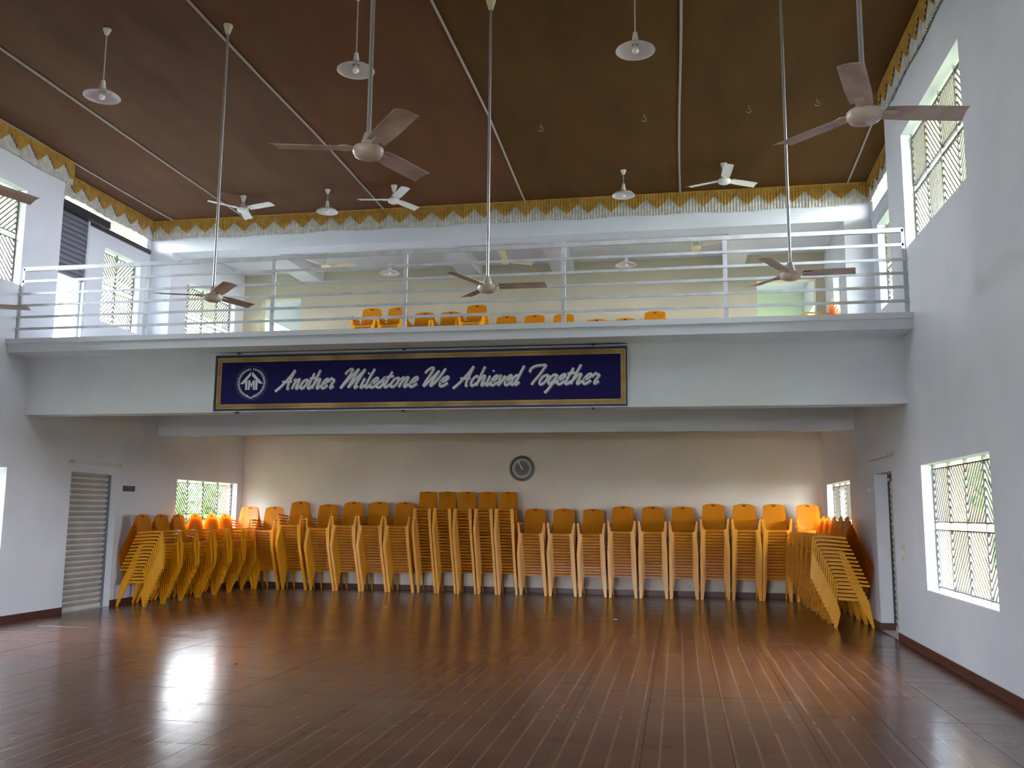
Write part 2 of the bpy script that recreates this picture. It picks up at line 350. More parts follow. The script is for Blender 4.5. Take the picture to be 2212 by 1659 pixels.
# brown cloth ceiling, panel by panel, with piping seams
def zc(x, y):
    u = min(max((x - XL)/(XR - XL), -.05), 1.05); v = min(max((YV - y)/3.4, 0), 1)
    return 7.13 + .21*u*v
ceil = thing('ceiling', 'brown cloth ceiling in long panels with pale piped seams', 'ceiling', kind='structure')
SE = [XLR-.05, -9.46, -8.03, -5.25, -2.6, .11, 2.86, XRR+.05]
for i in range(len(SE)-1):
    a, bq = SE[i], SE[i+1]; mb = MB(); nx = 10 if bq-a > 1 else 3; ny = 60
    wob = [random.uniform(-1, 1) for _ in range(ny+1)]
    for j in range(ny+1):
        y = YF + (YV + .02 - YF)*j/ny
        for k in range(nx+1):
            u = k/nx; x = a + (bq-a)*u
            sag = .06*4*u*(1-u) if bq-a > 1 else .01
            sag *= 1 + .12*math.sin(y*1.9 + i*2)
            edge = (.03*math.sin(y*5.3+i)+.014*wob[j])*(max(0, 1-5*u)+max(0, 1-5*(1-u)))*(u*(1-u)*8) if bq-a > 1 else 0
            damp = min(1, (YV+.02-y)/1.2)
            mb.v.append((x, y, zc(x, y) + .012 - (sag + edge)*damp*(bq-a > 1)))
    for j in range(ny):
        for k in range(nx): mb.f.append((j*(nx+1)+k, j*(nx+1)+k+1, (j+1)*(nx+1)+k+1, (j+1)*(nx+1)+k)); mb.mi.append(0)
    mb.build('cloth_panel', ['cloth_a', 'cloth_a', 'cloth_a', 'cloth_b', 'cloth_c', 'cloth_c', 'cloth_c'][i], ceil, True)
def zs(x, y):
    for a, bq in zip(SE, SE[1:]):
        if a <= x <= bq:
            u = (x-a)/(bq-a); return zc(x, y) + .012 - (.07*4*u*(1-u) if bq-a > 1 else .01)*min(1, (YV+.02-y)/1.2)
    return zc(x, y)
for i, x in enumerate(SE[1:-1]):
    mb = MB(); mb.tube([(x + .012*math.sin(y*.1*3.1+i*1.7), YF + (YV-YF)*y/60, zc(x, YF+(YV-YF)*y/60) - .004) for y in range(61)], .017, 6)
    mb.build('seam_piping', 'seam', ceil, True)

# ------------------------------------------------------------------ floor tiles
floor = thing('floor', 'glossy red-brown tiled hall floor with wiped smears', 'floor', kind='structure')
mb = MB(); mb.box(XL-TH, XR+TH, YF, YB+TH, -.3, -.006); mb.build('screed', 'grout', floor)
TW, TL = .610, .615
tb = MB(); hx, hy, c = TW/2-.0012, TL/2-.0012, .0018
tb.loft([[(-hx, -hy, -.012), (hx, -hy, -.012), (hx, hy, -.012), (-hx, hy, -.012)], [(-hx, -hy, -c), (hx, -hy, -c), (hx, hy, -c), (-hx, hy, -c)],
         [(-hx+c, -hy+c, 0), (hx-c, -hy+c, 0), (hx-c, hy-c, 0), (-hx+c, hy-c, 0)]])
tile_me = tb.mesh('tile', 'tile')
tiles = []
x = -3.33 - TW*11 + TW/2
while x - TW/2 < XR:
    y = 6.10 - TL*19 + TL/2
    while y - TL/2 < YB:
        tiles.append((x, y)); y += TL
    x += TW
def vis(p):
    d = Vector((p[0], p[1], -1.6)); zz = d.dot(fw)
    if zz < .5: return None
    px, py = F*d.dot(rr)/zz, -F*d.dot(uu)/zz
    return zz if abs(px) < 1106+70 and abs(py) < 829+80 else None
near = sorted([(vis(t), t) for t in tiles if vis(t) and t[0]-TW/2 > XL and t[0]+TW/2 < XR and t[1]+TL/2 < YB])[:300]
ns = {t for _, t in near}
for _, (x, y) in near:
    o = ob('tile', tile_me, floor); o.location = (x, y, random.uniform(-.0006, .0004)); o.rotation_euler = (random.gauss(0, .0011), random.gauss(0, .0011), 0)
mb = MB()
for (x, y) in tiles:
    if (x, y) in ns: continue
    a, bq, cc, d = max(x-hx, XL), min(x+hx, XR), y-hy, min(y+hy, YB)
    q, q2 = random.gauss(0, .0003), random.gauss(0, .0003)
    if bq - a > .02 and d - cc > .02:
        mb.add([(a, cc, -.012), (bq, cc, -.012), (bq, d, -.012), (a, d, -.012), (a, cc, q), (bq, cc, q2), (bq, d, -q), (a, d, -q2)], [(4, 5, 6, 7), (0, 1, 5, 4), (1, 2, 6, 5), (2, 3, 7, 6), (3, 0, 4, 7)])
tag(mb.build('far_tile', 'tile', floor), kind='stuff')

def baseboard(name, label, boxes):
    mb = MB()
    for q in boxes: mb.box(*q)
    tag(mb.build(name, 'skirt'), label, 'baseboard', kind='structure')
baseboard('baseboard_left', 'dark red skirting along the shutter door wall', [(XL, XL+.012, YF, 13.03, 0, .1), (XL, XL+.012, 14.25, YB, 0, .1)])
baseboard('baseboard_right', 'dark red skirting along the doorway wall', [(XR-.012, XR, YF, 12.95, 0, .1), (XR-.012, XR, 14.06, YB, 0, .1), (XR, XR+TH, 14.06-.012, 14.06, 0, .1)])
baseboard('baseboard_back', 'dark red skirting along the back wall behind the chairs', [(XL+.012, XR-.012, YB-.012, YB, 0, .1)])

# ------------------------------------------------------------------ doors
d1 = thing('door_1', 'cream slatted roller shutter door beside the small navy nameplate', 'door', (-9.67, 13.64, 0), kind='structure')
sl = MB(); ns_ = 24; hs = 2.17/ns_
prof = [(0, 0), (.026, .008), (.026, hs*.5), (0, hs*.6), (0, hs), (-.006, hs), (-.006, 0)]
sl.loft([[(p[0], -.60, p[1]) for p in prof], [(p[0], .60, p[1]) for p in prof]])
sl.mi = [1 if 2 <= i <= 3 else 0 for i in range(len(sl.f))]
sme = sl.mesh('slat', ['shutter', 'shuttershade'])
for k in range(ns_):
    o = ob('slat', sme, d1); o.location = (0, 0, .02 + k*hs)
mb = MB(); mb.box(-.03, .05, .575, .61, 0, 2.2); mb.build('guide_channel', 'shutterdark', d1)
mb = MB(); mb.box(-.02, .03, -.60, .575, 0, .05); mb.build('bottom_bar', 'shutter', d1)
mb = MB(); mb.box(-.055, -.01, -.609, .609, 2.08, 2.204); mb.build('shutter_box', 'shutter', d1)
d2 = thing('door_2', 'grey roller shutter door deep in the dark doorway', 'door', (3.0, 13.5, 0), kind='structure')
mb = MB(); mb.box(-.012, .03, .50, .555, 0, 2.18); mb.build('guide_channel', 'darkmetal', d2)
sl = MB(); sl.loft([[(-p[0]*.35, -.55, p[1]) for p in prof], [(-p[0]*.35, .50, p[1]) for p in prof]])
sme2 = sl.mesh('slat', 'shutter')
for k in range(ns_):
    o = ob('slat', sme2, d2); o.location = (.012, 0, .02 + k*hs)
mb = MB(); mb.box(-.012, .035, -.549, .555, 2.1, 2.209); mb.build('shutter_box', 'darkmetal', d2)
mb = MB(); mb.box(-.006, .03, -.549, .5, 0, .05); mb.build('bottom_bar', 'shutter', d2)
mb = MB(); mb.tube([(-.02, .47, 2.13), (-.02, .40, 2.13)], .02, 8); mb.build('lock_knob', 'tube', d2)
d3 = thing('door_3', 'half raised grey roller shutter over the bright upper doorway', 'door', (XLR+.02, 12.98, 0), kind='structure')
sl = MB(); sl.loft([[(p[0]*1.5, -.5, p[1]) for p in prof], [(p[0]*1.5, .48, p[1]) for p in prof]])
sme3 = sl.mesh('slat', 'shutterdark')
for k in range(12):
    o = ob('slat', sme3, d3); o.location = (.0, 0, 5.42 + k*hs)
mb = MB(); mb.box(0, .14, -.55, .95, 6.50, 6.62); mb.build('shutter_box', 'darkmetal', d3)
mb = MB(); mb.box(0, .05, .48, .53, 4.02, 6.5); mb.build('guide_channel', 'whitedull', d3)

# ------------------------------------------------------------------ windows with herringbone grilles
def clip_seg(y0, z0, y1, z1, a, b, lo, hi):
    t0, t1 = 0., 1.; dy, dz = y1-y0, z1-z0
    for p, q in ((-dy, y0-a), (dy, b-y0), (-dz, z0-lo), (dz, hi-z0)):
        if abs(p) < 1e-9:
            if q < 0: return None
        else:
            t = q/p
            if p < 0: t0 = max(t0, t)
            else: t1 = min(t1, t)
    return (y0+t0*dy, z0+t0*dz, y0+t1*dy, z0+t1*dz) if t1-t0 > 1e-3 else None
WLAB = ['large lower grilled window with yellow wall beyond, by the dark doorway', 'tall upper grilled window behind the blade of a fan, above floor level',
        'low grilled window in the corner behind the chairs, past the dark doorway', 'upper grilled window between doorway side pier and column',
        'small upper grilled window beside the orange stack upstairs', 'upper grilled window beside the balcony rail on the shutter door wall',
        'lower grilled window before the shutter door, at the frame edge', 'upper grilled window next to the half raised grey shutter',
        'bright upper grilled window beyond the square column on shutter side', 'low grilled window full of green leaves above the chairs']
def window(i, q, single):
    x, y0, y1, z0, z1 = q; s = 1 if x > -3 else -1
    gx = x + s*.14
    lab = WLAB[i] if i < 10 else f'unseen grilled window added to light the hall, {ORD[i-9]} of those behind the photographer'
    wd = thing(f'window_{i+1}', lab, 'window', (gx, 0, 0), kind='structure')
    n = max(1, round((y1-y0)/.6)); cw = (y1-y0)/n; zm = (z0+z1)/2 + .02; bd = .045
    m_, t_ = .04, .006
    fr = MB()
    for z in (z0+.05, z1-.05, zm-bd, zm+bd): fr.box(-.016, .016, y0, y1, z-t_, z+t_)
    fr.build('crossbar', 'darkmetal', wd) if single else fr.build('crossbar', 'bar', wd)
    fr = MB()
    for k in range(n+1):
        y = min(max(y0+k*cw, y0+.012), y1-.012); fr.box(-.018, .018, y-.010, y+.010, z0, z1)
    fr.build('upright', 'bar', wd)
    jb = MB()
    for k in range(n):
        a, bq = y0+k*cw+.01, y0+(k+1)*cw-.01
        for half in (0, 1):
            lo, hi = (z0+.056, zm-bd-t_) if half == 0 else (zm+bd+t_, z1-.056)
            up = ((n-1-k) % 2 == 0) ^ (half == 0)
            sg = -1 if up else 1                  # bars of one cell lean one way, those of the next the other
            if s < 0: sg = -sg
            c0 = lo - 1.0*(bq-a)*1.0
            h = c0
            slope = 1.0
            while h < hi:
                e = (a, h, bq, h+slope*(bq-a)) if sg > 0 else (a, h+slope*(bq-a), bq, h)
                g = clip_seg(*e, a, bq, lo, hi); h += .085
                if not g: continue
                ya, za, yb, zb = g; d = Vector((yb-ya, zb-za)); l = d.length; d.normalize(); nn = Vector((-d.y, d.x))*.0088
                if l < .03: continue
                vs = []
                for xx in (-.006, .006):
                    for (yy, zz, q2) in ((ya, za, 1), (yb, zb, 1), (yb, zb, -1), (ya, za, -1)): vs.append((xx, yy+nn.x*q2, zz+nn.y*q2))
                fs = [(0, 1, 2, 3), (7, 6, 5, 4), (0, 4, 5, 1), (2, 6, 7, 3), (1, 5, 6, 2), (3, 7, 4, 0)]
                if single:
                    mbb = MB(); mbb.add(vs, fs); mbb.build('grille_bar', 'bar', wd)
                else: jb.add(vs, fs)
    if not single: tag(jb.build('lattice', 'bar', wd), kind='stuff')
    sb = MB(); a = min(x + s*.005, x + s*(TH+.04)); bq = max(x + s*.005, x + s*(TH+.04))
    sb.box(a-gx, bq-gx, y0+.003, y1-.003, z0, z0+.012); sb.build('sill', 'white', wd)
for i, q in enumerate(WIN): window(i, q, i in (0, 1, 5))
window_c = WIN  # corridor ends keep plain openings

# ventilator strips under the upper valances
for k, (x, s, y0) in enumerate(((XLR, -1, 12.9), (XRR, 1, 12.5))):
    v = thing(f'window_{len(WIN)+1+k}', 'long wire mesh ventilator strip below the valance ' + ('beside the grey shutter' if k == 0 else 'above the doorway side column'), 'window', (x - s*.01 + s*.12, 0, 0), kind='structure')
    mb = MB()
    yy = y0
    while yy < 15.3: mb.box(-.003, .003, yy-.003, yy+.003, 6.55, 6.92); yy += .075
    for zz in np.arange(6.58, 6.92, .06): mb.box(-.003, .003, y0, 15.3, zz-.003, zz+.003)
    tag(mb.build('wire_lattice', 'bar', v), kind='stuff')
    mb = MB(); mb.box(-.14 if s > 0 else -.12, .12 if s > 0 else .14, y0+ (.6 if k == 0 else 0), 15.4, 6.47, 6.548); mb.build('ledge', 'darkmetal' if k == 0 else 'wall', v)

# ------------------------------------------------------------------ valances
def valance(label, P0, P1, ztop0, ztop1, h, nrm):
    """pleated strip from P0 to P1 (x, y); nrm points into the hall"""
    v = thing('valance', label, 'valance', (0, 0, 0), group='gold and white valances under the ceiling')
    P0, P1 = Vector(P0), Vector(P1); Ln = (P1-P0).length; d = (P1-P0).normalized(); nr = Vector(nrm)
    def strip(name, matn, off, zb, amp):
        mb = MB(); n = int(Ln/.012)
        for i in range(n+1):
            t = i/n*Ln; zt = ztop0 + (ztop1-ztop0)*t/Ln + .008*math.sin(t*2.1)
            ph = t/.052*2*PI + .9*math.sin(t*3.3); w_ = amp*math.sin(ph)
            z1_ = zb(t, zt)
            for j in range(4):
                f = j/3; p = P0 + d*t + nr*(off + w_*(.35+.65*f))
                mb.v.append((p.x, p.y, zt + (z1_-zt)*f))
        for i in range(n):
            for j in range(3): mb.f.append((i*4+j, i*4+j+1, (i+1)*4+j+1, (i+1)*4+j)); mb.mi.append(0)
        return mb.build(name, matn, v, True)
    strip('white_cloth', 'whitecloth', .03, lambda t, zt: zt - h - .012*math.sin(t*4.7) - .006*math.sin(t*29), .011)
    def zig(t, zt):
        q = (t/.385 + .07*math.sin(t*1.7)) % 1; tri = abs(2*q-1)
        tri = tri**.9; st = math.floor(tri*7)/7*.5 + tri*.5
        return zt - h*(.27 + .50*st)
    strip('gold_cloth', 'goldcloth', .05, zig, .011)
    mb = MB(); mb.tube([(*(P0+nr*.05), ztop0+.004), (*((P0+P1)/2+nr*.05), (ztop0+ztop1)/2+.004), (*(P1+nr*.05), ztop1+.004)], .012, 6); mb.build('heading', 'goldcloth', v)
    mb = MB(); w2 = .012; a, bq = P0, P1
    mb.add([(*a, ztop0-.03), (*bq, ztop1-.03), (*bq, ztop1+.015), (*a, ztop0+.015), (*(a+nr*.03), ztop0-.03), (*(bq+nr*.03), ztop1-.03), (*(bq+nr*.03), ztop1+.015), (*(a+nr*.03), ztop0+.015)],
           [(0, 1, 2, 3), (4, 7, 6, 5), (0, 4, 5, 1), (3, 2, 6, 7), (0, 3, 7, 4), (1, 5, 6, 2)]); mb.build('batten', 'whitedull', v)
valance('gold and white pleated valance across the roof beam above the balcony', (XLR, YV), (XRR, YV), 7.12, 7.14, .37, (0, -1))
valance('gold and white valance above the shutter door wall, before the balcony', (XL, 2), (XL, 12.47), 7.12, 7.12, .38, (1, 0))
valance('gold and white valance above the doorway wall, before the balcony', (XR, 2), (XR, 12.4), 7.33, 7.33, .40, (-1, 0))
valance('short sunlit valance above the mesh ventilator by the grey shutter', (XLR, 12.35), (XLR, YV-.06), 7.12, 7.12, .37, (1, 0))
valance('short sunlit valance above the column on the doorway side', (XRR, 12.35), (XRR, YV-.06), 7.30, 7.14, .37, (-1, 0))

# ------------------------------------------------------------------ balcony railing
rl = thing('balcony_railing', 'white horizontal bar balcony railing above the banner', 'railing', (0, 11.55, 4.02))
for xp in (-7.44, -5.505, -3.6, -1.44, .63):
    mb = MB(); mb.box(xp-.028, xp+.028, -.014, .014, 0, 1.07); mb.build('post', 'whitedull', rl)
for k, z in enumerate((5.11, 4.922, 4.735, 4.562, 4.387, 4.212)):
    h = .027 if k == 0 else .017
    mb = MB(); mb.box(XL+(.0 if k > 1 else .06), XR-(.0 if k > 1 else .03), -.034, -.014 if k else .02, z-4.02-h, z-4.02+h); mb.build('rail', 'whitedull', rl)
for xx in (XL+.07, XR-.04):
    mb = MB(); mb.box(xx-.016, xx+.016, -.034, -.012, .85, 1.1); mb.build('end_bar', 'white', rl)
for xx in (XL+.03, XR-.03):
    mb = MB(); mb.box(xx-.02, xx+.02, -.012, .02, .0, .88); mb.build('end_post', 'whitedull', rl)

# ------------------------------------------------------------------ banner
def catmull(p, n=9):
    if len(p) < 3:
        return [tuple(p[0][k]+(p[-1][k]-p[0][k])*i/6 for k in (0, 1)) for i in range(7)]
    q = [p[0]] + list(p) + [p[-1]]; out = []
    for i in range(1, len(q)-2):
        for t in range(n):
            t /= n; a, b_, c_, d_ = q[i-1], q[i], q[i+1], q[i+2]
            out.append(tuple(.5*(2*b_[k]+(c_[k]-a[k])*t+(2*a[k]-5*b_[k]+4*c_[k]-d_[k])*t*t+(3*b_[k]-a[k]-3*c_[k]+d_[k])*t**3) for k in (0, 1)))
    out.append(p[-1]); return out
GL = {
 'A': (.98, [[(-.30, -.22), (.10, .35), (.52, 1.25), (.72, 1.85)], [(.72, 1.85), (.66, 1.2), (.62, .5), (.68, .02), (.80, .1)], [(.0, .72), (.25, .70), (.5, .68), (.82, .76)]]),
 'M': (1.42, [[(-.02, 1.30), (.02, 1.55), (.22, 1.82), (.36, 1.72), (.33, 1.2), (.18, .5), (.08, -.02)], [(.08, -.02), (.4, .9), (.78, 1.84)], [(.78, 1.84), (.70, 1.0), (.60, .02)], [(.60, .02), (.9, .85), (1.24, 1.80)], [(1.24, 1.80), (1.14, 1.0), (1.06, .25), (1.10, .02), (1.28, .2)]]),
 'W': (1.18, [[(-.04, 1.25), (.0, 1.5), (.2, 1.78), (.36, 1.68), (.33, 1.1), (.24, .4), (.26, .02)], [(.26, .02), (.5, .6), (.78, 1.5)], [(.78, 1.5), (.70, .7), (.68, .02)], [(.68, .02), (.95, .6), (1.12, 1.7)]]),
 'T': (.92, [[(.08, 1.18), (-.02, 1.30), (.02, 1.55), (.25, 1.74), (.6, 1.80), (.92, 1.82)], [(.92, 1.82), (.86, 1.5), (.74, .9), (.56, .3), (.50, .0)]]),
 'n': (.73, [[(.0, .75), (.12, .93), (.14, .5), (.08, .0)], [(.10, .35), (.28, .82), (.44, .93), (.46, .6), (.42, .18), (.50, .02), (.70, .30)]]),
 'o': (.60, [[(.36, .90), (.14, .75), (.04, .35), (.14, .05), (.32, .10), (.46, .45), (.42, .82), (.32, .92)], [(.42, .80), (.62, .72)]]),
 't': (.46, [[(.20, 1.50), (.14, .9), (.10, .3), (.16, .03), (.30, .08), (.46, .32)], [(-.04, .98), (.2, 1.0), (.44, 1.08)]]),
 'h': (.74, [[(.14, 1.80), (.08, 1.0), (.02, .0)], [(.06, .4), (.26, .82), (.42, .92), (.45, .6), (.41, .18), (.49, .02), (.70, .30)]]),
 'e': (.52, [[(.04, .38), (.26, .50), (.40, .74), (.32, .93), (.14, .78), (.04, .40), (.12, .06), (.30, .05), (.54, .32)]]),
 'r': (.56, [[(-.04, .62), (.12, .98), (.16, .86)], [(.16, .86), (.36, .84), (.40, .70), (.30, .3), (.34, .02), (.56, .25)]]),
 'i': (.34, [[(.10, .92), (.06, .4), (.08, .06), (.20, .06), (.34, .30)], [(.20, 1.30), (.24, 1.42)]]),
 'l': (.32, [[(.16, 1.80), (.08, 1.0), (.06, .25), (.12, .03), (.24, .08), (.38, .32)]]),
 's': (.46, [[(-.06, .25), (.16, .6), (.30, .98), (.32, .75), (.38, .35), (.30, .06), (.12, .02), (.0, .12)], [(.34, .15), (.48, .3)]]),
 'c': (.53, [[(.38, .72), (.34, .92), (.16, .80), (.04, .40), (.12, .06), (.30, .05), (.52, .32)]]),
 'v': (.60, [[(-.02, .78), (.10, .93), (.14, .5), (.16, .05), (.30, .25), (.42, .6), (.42, .90)], [(.40, .84), (.56, .76)]]),
 'd': (.64, [[(.38, .80), (.26, .92), (.08, .68), (.04, .28), (.14, .04), (.30, .18), (.42, .62)], [(.56, 1.80), (.46, 1.0), (.40, .3), (.46, .03), (.66, .30)]]),
 'g': (.60, [[(.38, .80), (.26, .92), (.08, .68), (.04, .30), (.14, .06), (.30, .2), (.42, .62)], [(.46, .92), (.38, .2), (.24, -.45), (.10, -.75)], [(.36, .08), (.62, .34)]]),
}
def ribbon(mb, pts, wd, y, mi=0):
    n = len(pts); Ls = []; Rs = []
    for i, p in enumerate(pts):
        a, b_ = pts[max(i-1, 0)], pts[min(i+1, n-1)]; d = Vector((b_[0]-a[0], b_[1]-a[1]))
        if d.length < 1e-9: d = Vector((1, 0))
        d.normalize(); q = Vector((-d.y, d.x))*wd*.5
        if i in (0, n-1): q *= .45
        Ls.append((p[0]+q.x, p[1]+q.y)); Rs.append((p[0]-q.x, p[1]-q.y))
    vs = [(x, y, z) for x, z in Ls] + [(x, y, z) for x, z in Rs]
    mb.add(vs, [(i, i+1, n+i+1, n+i) for i in range(n-1)], mi)
bn = thing('banner', 'long navy banner with gold border reading Another Milestone We Achieved Together', 'banner', (-3.54, 11.80, 3.395))
BX0, BX1, BZ0, BZ1 = -6.448, -.628, 2.992, 3.797
RX, RZ = (BX1-BX0)/2, (BZ1-BZ0)/2
mb = MB(); mb.box(-RX, RX, .0, .06, -RZ, RZ); mb.build('panel', 'navy2', bn)
def frame_strip(mb, x0, x1, z0, z1, wx, y0, y1):
    mb.box(x0, x1, y0, y1, z1-wx, z1); mb.box(x0, x1, y0, y1, z0, z0+wx); mb.box(x0, x0+wx, y0, y1, z0+wx, z1-wx); mb.box(x1-wx, x1, y0, y1, z0+wx, z1-wx)
mb = MB(); frame_strip(mb, -RX+.038, RX-.022, -RZ+.035, RZ-.042, .066, -.006, 0); mb.build('gold_border', 'gold', bn)
mb = MB(); frame_strip(mb, -RX+.062, RX-.046, -RZ+.057, RZ-.064, .006, -.0085, -.006)
frame_strip(mb, -RX+.083, RX-.067, -RZ+.076, RZ-.083, .004, -.0085, -.006); mb.build('border_line', 'goldline', bn)
mb = MB(); mb.box(-RX+.104, RX-.088, -.003, 0, -RZ+.101, RZ-.108); mb.build('field', 'navy', bn)
mb = MB(); frame_strip(mb, -RX-.01, RX+.01, -RZ-.008, RZ+.008, .012, -.01, .06); mb.build('edge_frame', 'whitedull', bn)
mb = MB(); mb.tube([(-RX+.1, .02, RZ+.045), (RX, .02, RZ+.028)], .005, 6); mb.build('hanging_rod', 'darkmetal', bn)
for xx in (-RX+.35, -RX+2.78, RX-.45):
    for zz in (RZ+.012, -RZ-.018):
        mb = MB(); mb.box(xx-.016, xx+.016, -.02, .06, zz-.01, zz+.01); mb.tube([(xx, -.005, zz-.02), (xx, -.005, zz+.028)], .005, 6); mb.build('clip', 'darkmetal', bn)
WORDS = [('Another', -5.545, -4.647), ('Milestone', -4.585, -3.452), ('We', -3.40, -3.022), ('Achieved', -2.99, -1.98), ('Together', -1.935, -.985)]
lt = MB(); sh = MB(); SH, BASE, UNIT = .33, 3.296, .146
for wd, a, bq in WORDS:
    st = []; adv = 0
    for ch in wd:
        w_, ss = GL[ch]
        for s_ in ss: st.append([((x+adv)+SH*y, y) for x, y in catmull(s_)])
        adv += w_
    x0 = min(p[0] for s_ in st for p in s_); x1 = max(p[0] for s_ in st for p in s_); k = (bq-a-.03)/(x1-x0)
    for j, s_ in enumerate(st):
        pts = [(a+.015+(x-x0)*k+3.54, BASE+y*UNIT-3.395) for x, y in s_]
        ribbon(lt, pts, .031, -.0075-.00002*j)
        ribbon(sh, [(x+.008, z-.009) for x, z in pts], .036, -.0055-.00001*j)
lt.build('lettering', 'silver', bn); sh.build('lettering_edge', 'silverdim', bn)
# emblem: thin ring, laurel wreath and gabled monogram
ex, ez = -5.888+3.54, 3.393-3.395
def annulus(mb, x, z, r0_, r1_, y, n=40, a0=0, a1=2*PI, mi=0):
    vs = []
    for i in range(n+1):
        a = a0+(a1-a0)*i/n; vs += [(x+r0_*math.cos(a), y, z+r0_*math.sin(a)), (x+r1_*math.cos(a), y, z+r1_*math.sin(a))]
    mb.add(vs, [(2*i, 2*i+1, 2*i+3, 2*i+2) for i in range(n)], mi)
em = MB(); annulus(em, ex, ez, .236, .242, -.005); em.build('emblem_ring', 'ringdim', bn)
em = MB()
for s_ in (-1, 1):
    for i in range(19):
        a = -PI/2 + .22 + (PI - .38)*i/18; R_ = .196
        cx_, cz_ = ex + s_*R_*math.cos(a), ez + R_*math.sin(a)
        t = Vector((-math.sin(a)*s_, math.cos(a))); o_ = Vector((s_*math.cos(a), math.sin(a)))
        ln = .030 if i < 15 else .024
        for sd in (-1, 1):
            d = (t*.62 + o_*sd*.78).normalized(); q = Vector((-d.y, d.x))*.0078
            p = Vector((cx_, cz_)); e = p + d*ln
            em.add([(p.x, -.0055, p.y), ((p+d*ln*.5+q).x, -.0058, (p+d*ln*.5+q).y), (e.x, -.0055, e.y), ((p+d*ln*.5-q).x, -.0058, (p+d*ln*.5-q).y)], [(0, 1, 2, 3)])
    annulus(em, ex, ez, .189, .197, -.005, 30, (-PI/2+.15) if s_ > 0 else (PI/2+.2), (PI/2-.2) if s_ > 0 else (3*PI/2-.15))
    ribbon(em, [(ex - s_*.03, ez-.225), (ex+s_*.03, ez-.198), (ex+s_*.07, ez-.19)], .014, -.006)
em.build('emblem_wreath', 'silver', bn)
em = MB()
def poly(mb, pts, y=-.0062): mb.add([(ex+p[0], y, ez+p[1]) for p in pts], [tuple(range(len(pts)))])
for s_ in (-1, 1):
    poly(em, [(s_*.008, .158), (s_*.172, -.012), (s_*.112, -.012), (s_*.095, .012), (s_*.004, .098), (s_*.004, .158)] if s_ > 0 else [(-.012, .155), (-.012, .105), (-.095, .012), (-.112, -.014), (-.172, -.014), (-.03, .14)])
    poly(em, [(s_*.058, .04), (s_*.092, .02), (s_*.092, -.10), (s_*.062, -.10)])
poly(em, [(-.045, .038), (-.020, .038), (-.024, -.10), (-.052, -.10)]); poly(em, [(.022, .038), (.050, .038), (.054, -.10), (.026, -.10)])
poly(em, [(-.022, .038), (.0, -.02), (.0, -.075), (-.022, -.01)], -.0063); poly(em, [(.024, .038), (.0, -.02), (.0, -.075), (.024, -.01)], -.0063)
em.build('emblem_gable', 'silver', bn)

# ------------------------------------------------------------------ clock, nameplate, tubes, switches, scraps
ck = thing('wall_clock', 'round dark wall clock with grey ring on the back wall', 'clock', (-3.222, YB-.001, 2.543))
mb = MB(); mb.lathe([(.0, 0), (.265, 0), (.268, .02), (.25, .035), (.236, .036)], 40, axis='y'); mb.build('rim', 'clockrim', ck, True)
mb = MB(); mb.lathe([(.24, .03), (.238, .042), (.226, .044), (.215, .036), (.215, .03)], 40, axis='y'); mb.build('bezel', 'black', ck, True)
mb = MB(); mb.lathe([(.220, .031), (.0001, .0312)], 40, axis='y'); mb.build('dial_ring', 'clockgrey', ck)
mb = MB(); mb.lathe([(.146, .0315), (.144, .035), (.0001, .0352)], 36, axis='y'); mb.build('dial', 'black', ck)
for ln, wd_, ang, yy in ((.175, .026, 119, .040), (.12, .020, 117, .038)):
    a = math.radians(ang); d = Vector((math.cos(a), math.sin(a))); q = Vector((-d.y, d.x))*wd_/2; p0 = -d*.03; p1 = d*ln
    mb = MB(); mb.loft([[(v.x, -y_, v.y) for v in (p0+q, p1+q*.8, p1-q*.8, p0-q)] for y_ in (yy, yy+.0015)]); mb.build('hand', 'hand', ck)
np_ = thing('nameplate', 'small navy nameplate with faint lettering beside the shutter door', 'sign', (XL, 14.595, 1.98))
mb = MB(); mb.box(0, .012, -.17, .17, -.048, .048); mb.build('plate', 'plate', np_)
mb = MB()
for z, segs in ((.022, ((-.13, -.07), (-.05, .02), (.04, .07))), (-.006, ((-.12, -.1), (-.03, .03))), (-.026, ((-.13, -.11), (-.06, .0), (.02, .06)))):
    for a, bq in segs: mb.box(.012, .0135, a, bq, z-.006, z+.006)
mb.build('faint_lettering', 'silverdim', np_)
for x, s, y0, y1, z, lab in ((XL, 1, 12.95, 14.25, 2.365, 'unlit tube light fitting above the slatted shutter door'), (XR, -1, 12.76, 14.26, 2.425, 'unlit tube light fitting above the dark doorway')):
    t = thing('tube_light', lab, 'light', (x, (y0+y1)/2, z)); h = (y1-y0)/2
    mb = MB(); mb.box(min(0, s*.035), max(0, s*.035), -h, h, -.018, .022); mb.build('batten', 'switch', t)
    mb = MB(); mb.tube([(s*.055, -h+.04, 0), (s*.055, h-.04, 0)], .014, 8); mb.build('tube', 'tube', t, True)
    for e in (-h+.02, h-.02):
        mb = MB(); mb.box(min(s*.02, s*.075), max(s*.02, s*.075), e-.02, e+.02, -.02, .02); mb.build('tube_holder', 'whitedull', t)
for y0, y1, z0, z1, lab in ((14.23, 14.54, 1.94, 2.05, 'flat square switch panel beside the dark doorway'), (12.40, 12.57, 1.04, 1.24, 'tall switch panel on the wall below the doorway lamp')):
    t = thing('switch_panel', lab, 'switch', (XR, (y0+y1)/2, (z0+z1)/2)); a, bq = (y1-y0)/2, (z1-z0)/2
    mb = MB(); mb.box(-.012, 0, -a, a, -bq, bq); mb.build('panel', 'switch', t)
    for q in (-.6, -.2, .2, .6):
        mb = MB(); mb.box(-.017, -.012, (q-.13)*a, (q+.13)*a, -bq*.4, bq*.4); mb.build('rocker', 'white', t)
